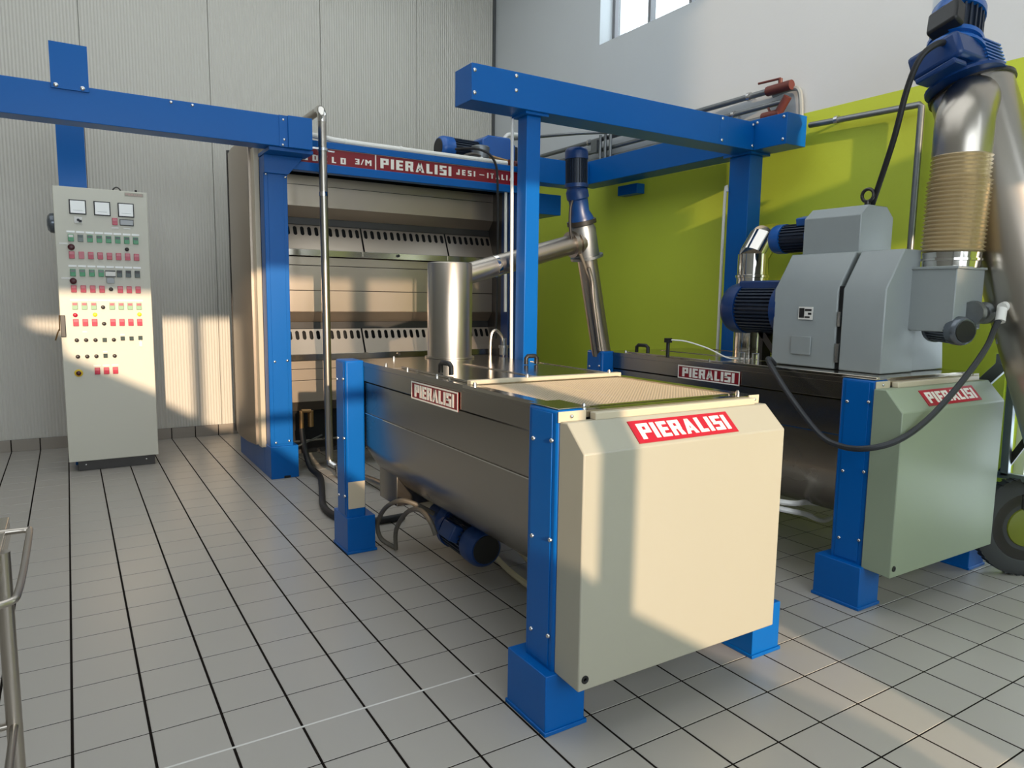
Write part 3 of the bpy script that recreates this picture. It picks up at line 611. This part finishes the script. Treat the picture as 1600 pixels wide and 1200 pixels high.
# header with sign
part('header', G().box(.195, 2.16, yF+.0, yF+.08, 2.185, 2.245).box(.195, 2.16, yF+.0, yF+.08, 2.355, 2.40).box(.195, 2.16, yF+.02, yF+.08, 2.24, 2.36), 'blue', K, bevel=.003)
sg = part('sign_panel', box(.20, 2.14, yF+.012, yF+.02, 2.243, 2.356), 'redd', K)
part('sign_edge', G().box(.20, 2.14, yF+.009, yF+.012, 2.243, 2.2455).box(.20, 2.14, yF+.009, yF+.012, 2.3535, 2.356).box(.843, .852, yF+.009, yF+.012, 2.243, 2.356), 'letter', sg)
def sign(txt, xa, wd, z, ht, gap): part('lettering', place(text_geo(txt, wd, ht, gap), (xa, yF+.0115, z), (1, 0, 0), (0, 0, 1)), 'letter', sg)
sign('MODELO', .222, .398, 2.260, .043, .62)
sign('3/M', .690, .125, 2.270, .040, .18)
sign('PIERALISI', .885, .590, 2.263, .072, .20)
sign('JESI', 1.520, .170, 2.280, .042, .42); sign('-', 1.728, .045, 2.280, .042, .1); sign('ITALIA', 1.800, .250, 2.280, .042, .42)
# interior tiers
XL, XR = .20, 2.03
def sheet(name, pts, x0=XL, x1=XR, th=.004, m='rack', par=K, **k):
    g = G()
    for (ya, za), (yb_, zb_) in zip(pts, pts[1:]):
        d = V((yb_-ya, zb_-za)).normalized(); nn = V((-d.y, d.x))*th
        if nn.x < 0: nn = -nn
        g.prism([(ya, za), (yb_, zb_), (yb_+nn.x, zb_+nn.y), (ya+nn.x, za+nn.y)], 'x', x0, x1)
    return part(name, g, m, par, **k)
for a, b in ((2.20, 2.134), (2.130, 1.978)): part('back_panel', box(XL, XR, 3.385, 3.392, a, b), 'rack', K)
for zt in (1.978, 1.190):
    sheet('inward_panel', [(3.385, zt), (3.455, zt-.078)])
    sheet('cross_strip', [(3.455, zt-.080), (3.452, zt-.130)], m='dsteel')
    top = zt-.134
    # slotted lip, three lengths
    for xa, xb in ((XL, .846), (.860, 1.586), (1.600, XR)):
        ns = max(1, round((xb-xa)/.0545)); st = (xb-xa)/ns; pts = []; g = G()
        y_t, z_t, y_b, z_b = 3.450, top, 3.365, top-.185
        def Pp(x, t): return (x, y_t+(y_b-y_t)*t, z_t+(z_b-z_t)*t)
        for i in range(ns):
            c = xa+(i+.5)*st; hw_ = .0140; t0, t1 = .07, .43; x_l, x_r = c-st/2, c+st/2; dt = .05
            hole = [Pp(c-hw_, t0+dt), Pp(c-hw_*.4, t0), Pp(c+hw_*.4, t0), Pp(c+hw_, t0+dt), Pp(c+hw_, t1-dt), Pp(c+hw_*.4, t1), Pp(c-hw_*.4, t1), Pp(c-hw_, t1-dt)]
            outer = [Pp(x_l, t0), Pp(x_l, 0), Pp(x_r, 0), Pp(x_r, t0), Pp(x_r, t1), Pp(x_r, .45), Pp(x_l, .45), Pp(x_l, t1)]
            g.add(hole+outer, [(k_, (k_+1) % 8, 8+(k_+1) % 8, 8+k_) for k_ in range(8)])
        g.add([Pp(xa, .45), Pp(xb, .45), Pp(xb, 1), Pp(xa, 1)], [(3, 2, 1, 0)])
        part('slotted_shelf', g, 'rack', K, ang=20)
    part('slot_shade', box(XL, XR, 3.470, 3.475, top-.19, top+.02), 'dark', K)  # dark sheet added as painted shade behind the slots
    part('shelf_lip', G().box(XL, XR, 3.350, 3.366, top-.235, top-.185), 'steelh', K, bevel=.003)
    for x in (.852, 1.593): part('shelf_joint', G().box(x-.016, x+.016, 3.346, 3.352, top-.225, top-.186), 'steelh', K)
    for x in (1.03,): part('plug', G().cyl((x+.1, 3.352, top-.205), (x+.1, 3.335, top-.205), .012, n=12), 'black', K)
    zz = top-.24
    zend = 1.192 if zt > 1.5 else .50
    mid = 1.352 if zt > 1.5 else .665
    for a, b in ((zz, zz-.062), (zz-.066, mid+.002), (mid-.002, zend)): part('back_panel', box(XL, XR, 3.385, 3.392, a, b), 'rack', K, bevel=.0015)
sheet('inward_panel', [(3.385, .50), (3.46, .42)])
part('rear_panel', box(XL-.1, XR+.1, 3.50, 3.51, .18, 2.30), 'dark', K)  # near-black sheet paints the unlit depth of the rack
part('end_panel', box(2.16, 2.175, yF+.03, 4.03, .10, 2.385), 'dsteel', K)
part('inner_panel', box(2.031, 2.036, 3.10, 3.50, .18, 2.20), 'dsteel', K)
part('drip_tray', box(XL, XR, 3.20, 3.48, .14, .17), 'dsteel', K)
part('roof_panel', box(-.0, 2.16, yF+.08, 4.03, 2.385, 2.40), 'steel', K)
part('valve_group', G().cyl((.29, 3.20, .46), (.36, 3.20, .455), .014).cyl((.29, 3.20, .46), (.29, 3.20, .30), .016).cyl((.37, 3.24, .45), (.37, 3.24, .33), .022), 'copper', K)
part('brace_rod', G().cyl((.225, yF+.02, .215), (.47, 3.3, .245), .007, n=8), 'galv', K)
rf = G().tube([(.33, 3.10, 2.44), (.46, 3.10, 2.43), (.62, 3.10, 2.42), (1.2, 3.10, 2.418), (1.99, 3.10, 2.418)], .020, 10)
o = part('white_conduit', rf, 'white'); tag(o, 'white conduit running along the top edge above the red sign', 'conduit')
for x in (.62, 1.05, 1.75): part('clip', G().cyl((x-.008, 3.10, 2.419), (x+.008, 3.10, 2.419), .024, n=12), 'white', o)
o = part('white_pipe', G().tube([(1.99, 3.12, 2.405), (1.995, 3.12, 2.3), (1.995, 3.10, 1.2)], .013, 8, 1, smooth=False), 'white'); tag(o, 'thin white pipe running down the right end of the extractor unit', 'pipe')
o = part('hanging_cable', G().tube([(1.62, 3.30, 2.52), (1.72, 3.10, 2.50), (1.83, 3.04, 2.42), (1.865, 3.03, 2.2), (1.87, 3.03, 1.4), (1.86, 3.03, .98)], .010, 8), 'rubber'); tag(o, 'black cable hanging down in front of the red sign and shelves', 'cable')
# pump motor on the roof
Q = thing('pump_motor', 'blue finned motor and gearbox lying on top of the stainless extractor unit', 'motor', (1.9, 3.5, 2.40))
motor(Q, (1.56, 3.50, 2.56), (1, .05, .0), .42, .098)
part('gearbox', G().prism([(1.93, 2.41), (1.93, 2.66), (1.99, 2.70), (2.20, 2.70), (2.26, 2.64), (2.26, 2.41)], 'y', 3.40, 3.66), 'mblue', Q, bevel=.01)
part('gearbox_end', box(2.26, 2.30, 3.42, 3.64, 2.43, 2.64), 'black', Q, bevel=.01)
part('filter_cup', G().lathe((1.85, 3.30, 2.41), (0, 0, 1), [(0, .05), (.03, .055), (.05, .04), (.06, .075), (.15, .08), (.16, .07)]), 'galv', Q)
part('pump_hose', G().tube([(1.62, 3.28, 2.41), (1.68, 3.25, 2.47), (1.78, 3.24, 2.49), (1.88, 3.24, 2.45), (1.92, 3.24, 2.41)], .010, 8), 'hose', Q)
part('brass_pipe', G().cyl((1.93, 3.30, 2.50), (2.14, 3.32, 2.48), .016, n=12).cyl((2.10, 3.32, 2.48), (2.14, 3.30, 2.42), .02, n=10), 'copper', Q)
part('brass_valve', G().cyl((2.12, 3.28, 2.47), (2.24, 3.28, 2.46), .022, n=10).cyl((2.16, 3.28, 2.47), (2.17, 3.28, 2.42), .025, n=10), 'valve', Q)
o = part('white_elbow_pipe', G().tube([(2.26, 3.62, 2.50), (2.265, 3.62, 2.68), (2.29, 3.62, 2.755), (2.36, 3.62, 2.79), (2.60, 3.62, 2.79)], .020, 10), 'white'); tag(o, 'white bent pipe rising behind the blue column at the extractor roof', 'pipe')
# steel pipe in front of the rack
S_ = thing('steel_pipe', 'tall polished steel pipe in front of the extractor shelves, bending back over its roof', 'pipe', (.41, 2.95, .1))
part('pipe', G().tube([(.418, 2.95, .13), (.413, 2.95, 1.2), (.408, 2.95, 2.10), (.406, 2.95, 2.52)], .0285, 18, 1, smooth=False), 'tube', S_)
part('elbow', G().tube([(.406, 2.95, 2.50), (.406, 2.95, 2.545), (.406, 2.965, 2.575), (.406, 2.995, 2.590), (.406, 3.03, 2.591)], .0305, 18), 'chrome', S_)
part('upper_pipe', G().cyl((.406, 3.02, 2.591), (.406, 4.3, 2.60), .0285, n=18), 'tube', S_)
part('coupling', G().cyl((.408, 2.95, 2.00), (.408, 2.95, 2.03), .031, n=18), 'chrome', S_)
part('clamp', G().box(.25, .40, 2.935, 2.942, 2.313, 2.325).cyl((.408, 2.95, 2.306), (.408, 2.95, 2.326), .037, n=14).box(.43, .49, 2.945, 2.952, 2.305, 2.314), 'screw', S_)
part('tap', G().cyl((.418, 2.95, .14), (.424, 2.94, .09), .026, n=12).cyl((.42, 2.94, .10), (.47, 2.88, .06), .030, n=12).cyl((.45, 2.88, .10), (.46, 2.88, .02), .02, n=10), 'screw', S_)
part('lower_pipe', G().tube([(.46, 2.89, .06), (.52, 2.80, .045), (.60, 2.5, .045), (.62, 2.1, .05)], .022, 10), 'tube', S_)
o = part('black_hose', G().tube([(.285, 3.18, .33), (.29, 3.14, .2), (.31, 3.06, .06), (.33, 2.9, .025), (.27, 2.66, .022), (.20, 2.42, .022), (.137, 2.19, .022), (.125, 2.0, .022), (.17, 1.83, .022), (.30, 1.74, .022), (.48, 1.74, .022)], .021, 12), 'rubber'); tag(o, 'thick black hose curving over the floor tiles to the left kneading machine', 'hose')
# ================================================================ FLUE near the green wall
U = thing('flue_pipe', 'polished segmented steel flue with an elbow beside the far blue column', 'pipe', (2.47, .90, .99))
r_ = .093
fx = 2.44; fy = .915
part('flue_section', G().cyl((fx, fy, .992), (fx, fy, 1.46), r_, n=40), 'chrome', U)
part('flue_band', G().lathe((fx, fy, 1.455), (0, 0, 1), [(0, r_+.001), (.003, r_+.007), (.018, r_+.007), (.021, r_+.001)], 40), 'chrome', U)
part('flue_section', G().cyl((fx, fy, 1.465), (fx, fy, 1.60), r_-.002, n=40), 'chrome', U)
part('elbow_segment', G().cyl((fx, fy, 1.585), (fx+.085, fy, 1.70), r_-.003, n=40), 'chrome', U)
part('elbow_segment', G().cyl((fx+.07, fy, 1.69), (fx+.19, fy, 1.712), r_-.004, n=40), 'chrome', U)
part('flue_section', G().cyl((fx+.17, fy, 1.710), (X1+.02, fy, 1.70), r_-.006, n=40), 'chrome', U)
# ================================================================ CONTROL CABINET
N = thing('control_cabinet', 'tall cream control cabinet with rows of coloured push buttons against the back wall', 'cabinet', (-.9, 4.15, 0))
part('body', box(-1.192, -.612, 3.975, 4.19, .082, 2.05), 'cab', N, bevel=.004)
dr = part('door', box(-1.196, -.606, 3.955, 3.974, .078, 2.052), 'cab', N, bevel=.004)
pl = part('plinth', box(-1.14, -.63, 3.99, 4.17, 0, .08), 'dsteel', N, bevel=.002)
for x in (-1.09, -.69): screw(pl, (x, 3.99, .045), '-y', .008)
yD = 3.955
cx_ = [-1.102+.0583*i for i in range(8)]
me_w = {}
def panel_piece(name, x, z, w_, h, m, t=.008, par=dr, **k):
    key = (name, w_, h, m, t)
    if key not in me_w: me_w[key] = shared(name, G().box(-w_/2, w_/2, -t, 0, -h/2, h/2), m)
    return part(name, me_w[key], None, par, loc=(x, yD, z), bevel=.0015 if t > .004 else 0, **k)
def button(x, z, m):
    b = panel_piece('push_button', x, z, .034, .050, m, .012)
    key = 'cap'
    if key not in me_w: me_w[key] = shared('button_cap', G().box(-.010, .010, -.016, -.012, .004, .016), 'letter')
    return b
def capped(x, z, m, cap='bgrey'):
    button(x, z, m)
    key = ('cap', cap)
    if key not in me_w: me_w[key] = shared('button_cap', G().box(-.014, .014, -.0150, -.012, .004, .021), cap)
    part('button_cap', me_w[key], None, dr, loc=(x, yD, z))
for i, x in enumerate(cx_):
    panel_piece('tag_strip', x, 1.740, .050, .013, 'meter', .003)
    capped(x, 1.697, 'bgrey' if i == 1 else 'bgreen', 'white' if i == 0 else 'bdark')
    capped(x, 1.577, 'bpink' if i in (1,) else 'bred', 'bpink')
    panel_piece('tag_strip', x, 1.500, .050, .013, 'meter', .003)
    if i != 4:
        capped(x, 1.453, 'bgreen' if i < 4 else 'bdark', 'bgrey' if i < 4 else 'knob'); capped(x, 1.338, 'bred', 'bpink')
    if i != 3:
        capped(x, 1.217, 'bpale', 'bpink'); capped(x, 1.097, 'bred', 'bpink')
    panel_piece('tag_strip', x, 1.258, .056, .010, 'meter', .003)
for x, z in ((-1.103, 1.151), (-.98, 1.154), (-.693, 1.156)):
    part('indicator_lamp', G().lathe((x, yD, z), (0, -1, 0), [(0, .015), (.006, .015), (.012, .010), (.014, .004)], 16), 'bred' if x < -1 else 'lampy', dr)
kn = shared('rotary_knob', G().lathe((0, 0, 0), (0, -1, 0), [(0, .014), (.008, .014), (.014, .011), (.016, .006)], 16), 'knob')
for x, z in ((-.754, 1.632), (-.87, 1.339), (-.927, 1.208), (-.926, 1.088), (-1.103, .97), (-1.045, .97), (-.986, .969), (-.869, .969), (-1.102, .851), (-1.044, .851), (-.986, .851), (-.869, .85)):
    part('rotary_knob', kn, None, dr, loc=(x, yD, z))
for z in (1.631, 1.393): part('stop_button', G().lathe((-1.103, yD, z), (0, -1, 0), [(0, .018), (.012, .018), (.014, .022), (.022, .022), (.026, .015)], 20), 'wine', dr)
for x, z in ((-.928, .969), (-.811, .978), (-.753, .977), (-.694, .980), (-.928, .853)): panel_piece('selector_switch', x, z, .027, .030, 'bdark', .010)
for x, z in ((-.928, .882), (-.811, 1.006), (-1.05, 1.030)): panel_piece('tag_strip', x, z, .03, .010, 'white', .003)
for x, z in ((-1.149, 1.655), (-1.148, 1.413)): panel_piece('tag_strip', x, z, .052, .012, 'white', .003)
for x in (-.985, -.927, -.869):
    capped(x, .742, 'bred', 'bpink'); panel_piece('tag_strip', x, .782, .045, .011, 'white', .003)
es = part('emergency_stop', G().lathe((-1.103, yD, .732), (0, -1, 0), [(0, .027), (.006, .027), (.008, .024)], 20), 'yellow', dr)
part('stop_knob', G().lathe((-1.103, yD-.008, .732), (0, -1, 0), [(0, .016), (.014, .016), (.018, .010)], 16), 'wine', es)
for x in (-1.05, -.899, -.748):
    mt = panel_piece('panel_meter', x, 1.914, .104, .100, 'black', .010)
    part('meter_face', G().box(x-.045, x+.045, yD-.013, yD-.010, 1.871, 1.957), 'meter', mt)
    part('meter_needle', G().box(x-.03, x+.03, yD-.0137, yD-.013, 1.890, 1.8915), 'bgrey', mt)
ks = panel_piece('key_switch', -1.051, 1.824, .050, .046, 'white', .006)
part('switch_lever', G().cyl((-1.051, yD-.006, 1.824), (-1.051, yD-.02, 1.824), .009, n=12).box(-1.047, -1.030, yD-.02, yD-.012, 1.808, 1.824), 'black', ks)
dp = panel_piece('display', -.747, 1.825, .090, .045, 'black', .008)
part('display_glass', G().box(-.788, -.706, yD-.010, yD-.008, 1.808, 1.842), 'display', dp)
capped(-.823, 1.828, 'bred', 'bpink')
for x in (-.823, -.747): panel_piece('tag_strip', x, 1.783, .045, .011, 'white', .003)
gp = panel_piece('relay_box', -.869, 1.450, .064, .034, 'white', .02)
part('relay_frame', G().box(-.902, -.836, yD-.021, yD-.004, 1.468, 1.474).box(-.902, -.836, yD-.021, yD-.004, 1.428, 1.433), 'black', gp)
panel_piece('relay_window', -.870, 1.402, .050, .040, 'display', .012)
hd = part('door_handle', G().box(-1.196, -1.166, yD-.018, yD, .995, 1.150), 'dsteel', dr, bevel=.003)
part('key', G().cyl((-1.206, yD-.02, 1.05), (-1.218, yD-.022, 1.02), .004, n=8).cyl((-1.214, yD-.021, 1.03), (-1.232, yD-.021, .972), .005, n=8).cyl((-1.200, yD-.01, 1.15), (-1.203, yD-.012, 1.04), .004, n=8), 'pglass', dr)
part('hanging_tag', G().box(-.704, -.684, yD-.012, yD-.010, .915, .955).cyl((-.694, yD-.006, .968), (-.694, yD-.011, .952), .003, n=6), 'white', dr)
part('side_switch', G().lathe((-1.192, 4.08, 1.802), (-1, 0, 0), [(0, .07), (.012, .072), (.03, .068), (.045, .05), (.05, .02)], 24), 'mgrey', N)
part('lifting_hook', G().tube([(-.822, 4.02, 2.05), (-.818, 4.02, 2.068), (-.797, 4.02, 2.082), (-.776, 4.02, 2.068), (-.772, 4.02, 2.05)], .0045, 8), 'dsteel', N)
part('lifting_hook', G().cyl((-.672, 4.02, 2.05), (-.672, 4.02, 2.072), .008, n=10), 'dsteel', N)
lg = part('name_plate', G().box(-.752, -.63, yD-.002, yD, 2.016, 2.041), 'cover', dr, label='faded pale name plate')
part('lettering', place(text_geo('PIERALISI', .108, .015), (-.745, yD-.0021, 2.021), (1, 0, 0), (0, 0, 1)), 'faded', lg)
# ================================================================ PIPES on the right wall
def wall_pipe(pts, r, label, m='galv', nm='wall_pipe', clips=()):
    o = part(nm, G().tube(pts, r, 12, 1, smooth=False), m); tag(o, label, 'pipe', 'pipes on the right wall')
    for c in clips:
        part('pipe_clip', G().cyl((c[0], c[1]-.012, c[2]), (c[0], c[1]+.012, c[2]), r*1.45, n=12).box(c[0], X1-.0015, c[1]-.006, c[1]+.006, c[2]-.006, c[2]+.006), 'screw', o)
    return o
wp1 = wall_pipe([(2.92, 4.6, 2.715), (2.92, 1.15, 2.715)], .020, 'upper galvanised pipe on the right wall ending in a rusty valve', clips=((2.92, 1.42, 2.715), (2.92, 3.2, 2.715)))
wp2 = wall_pipe([(2.92, 4.6, 2.622), (2.92, 1.10, 2.622)], .017, 'middle galvanised pipe on the right wall between the two valved pipes', clips=((2.92, 1.55, 2.622),))
wp3 = wall_pipe([(2.92, 4.6, 2.545), (2.92, 1.18, 2.545)], .017, 'lowest galvanised pipe of the three on the white wall, just above the blue beam', clips=((2.92, 1.75, 2.545),))
part('valve', G().cyl((2.92, 1.27, 2.715), (2.92, 1.08, 2.715), .032, n=12).cyl((2.92, 1.17, 2.72), (2.92, 1.17, 2.775), .014, n=8).cyl((2.92, 1.17, 2.775), (2.91, 1.34, 2.78), .008, n=8), 'valve', wp1)
part('valve', G().cyl((2.90, 1.28, 2.545), (2.90, 1.14, 2.545), .030, n=12).cyl((2.90, 1.16, 2.545), (2.90, 1.09, 2.64), .028, n=12).cyl((2.90, 1.22, 2.56), (2.90, 1.24, 2.60), .008, n=8), 'valve', wp3)
wall_pipe([(2.925, .93, 2.432), (2.925, .235, 2.41), (2.925, .225, 2.40), (2.925, .225, .9)], .018, 'galvanised pipe along the green wall turning down behind the crusher', clips=((2.925, .74, 2.427), (2.925, .225, 1.3)))
o = part('grey_conduit', G().tube([(2.955, 1.25, 2.69), (2.955, 1.10, 2.70), (2.955, 1.04, 2.66), (2.955, 1.02, 2.5)], .016, 8), 'grey'); tag(o, 'short pale grey bent conduit beside the valves on the white wall', 'conduit')
# cluster of small vertical pipes near the beam
PC = thing('pipe_manifold', 'cluster of short grey pipes crossing the horizontal pipes above the blue beam', 'pipes', (2.9, 2.8, 2.5))
for y in (3.0, 2.93, 2.86): part('short_pipe', G().cyl((2.885, y, 2.49), (2.885, y, 2.74), .013, n=10), 'galv', PC)
part('header_pipe', G().tube([(2.45, 3.72, 2.78), (2.66, 3.1, 2.74), (2.885, 2.86, 2.74)], .014, 8), 'galv', PC)
part('pressure_switch', G().box(2.86, 2.92, 3.02, 3.10, 2.60, 2.70), 'galv', PC)
# ================================================================ STEEL TROLLEY at the left edge
J = thing('steel_trolley', 'tubular stainless trolley with a bent handle at the left edge of the picture', 'trolley', (-1.45, -.5, 0))
part('tray', G().box(-1.75, -1.283, -1.05, -.13, .79, .803).box(-1.290, -1.283, -1.05, -.13, .755, .79).box(-1.75, -1.283, -.137, -.13, .755, .79), 'steelh', J, bevel=.002)
for x, y in ((-1.284, -.35), (-1.73, -.35), (-1.284, -1.0), (-1.73, -1.0)): part('leg', G().cyl((x, y, 0), (x-.0, y, .79), .0145, n=18), 'tube', J)
part('push_handle', G().tube([(-1.30, -.245, .80), (-1.262, -.246, .80), (-1.246, -.25, .80), (-1.240, -.265, .80), (-1.240, -.50, .80), (-1.243, -.63, .80), (-1.252, -.668, .80), (-1.30, -.69, .80)], .0065, 10, 3), 'tube', J, ang=60)
part('cross_bar', G().cyl((-1.284, -.35, .42), (-1.284, -1.0, .42), .008, n=12), 'tube', J)
part('cross_bar', G().cyl((-1.73, -.35, .42), (-1.284, -.35, .42), .008, n=12), 'tube', J)
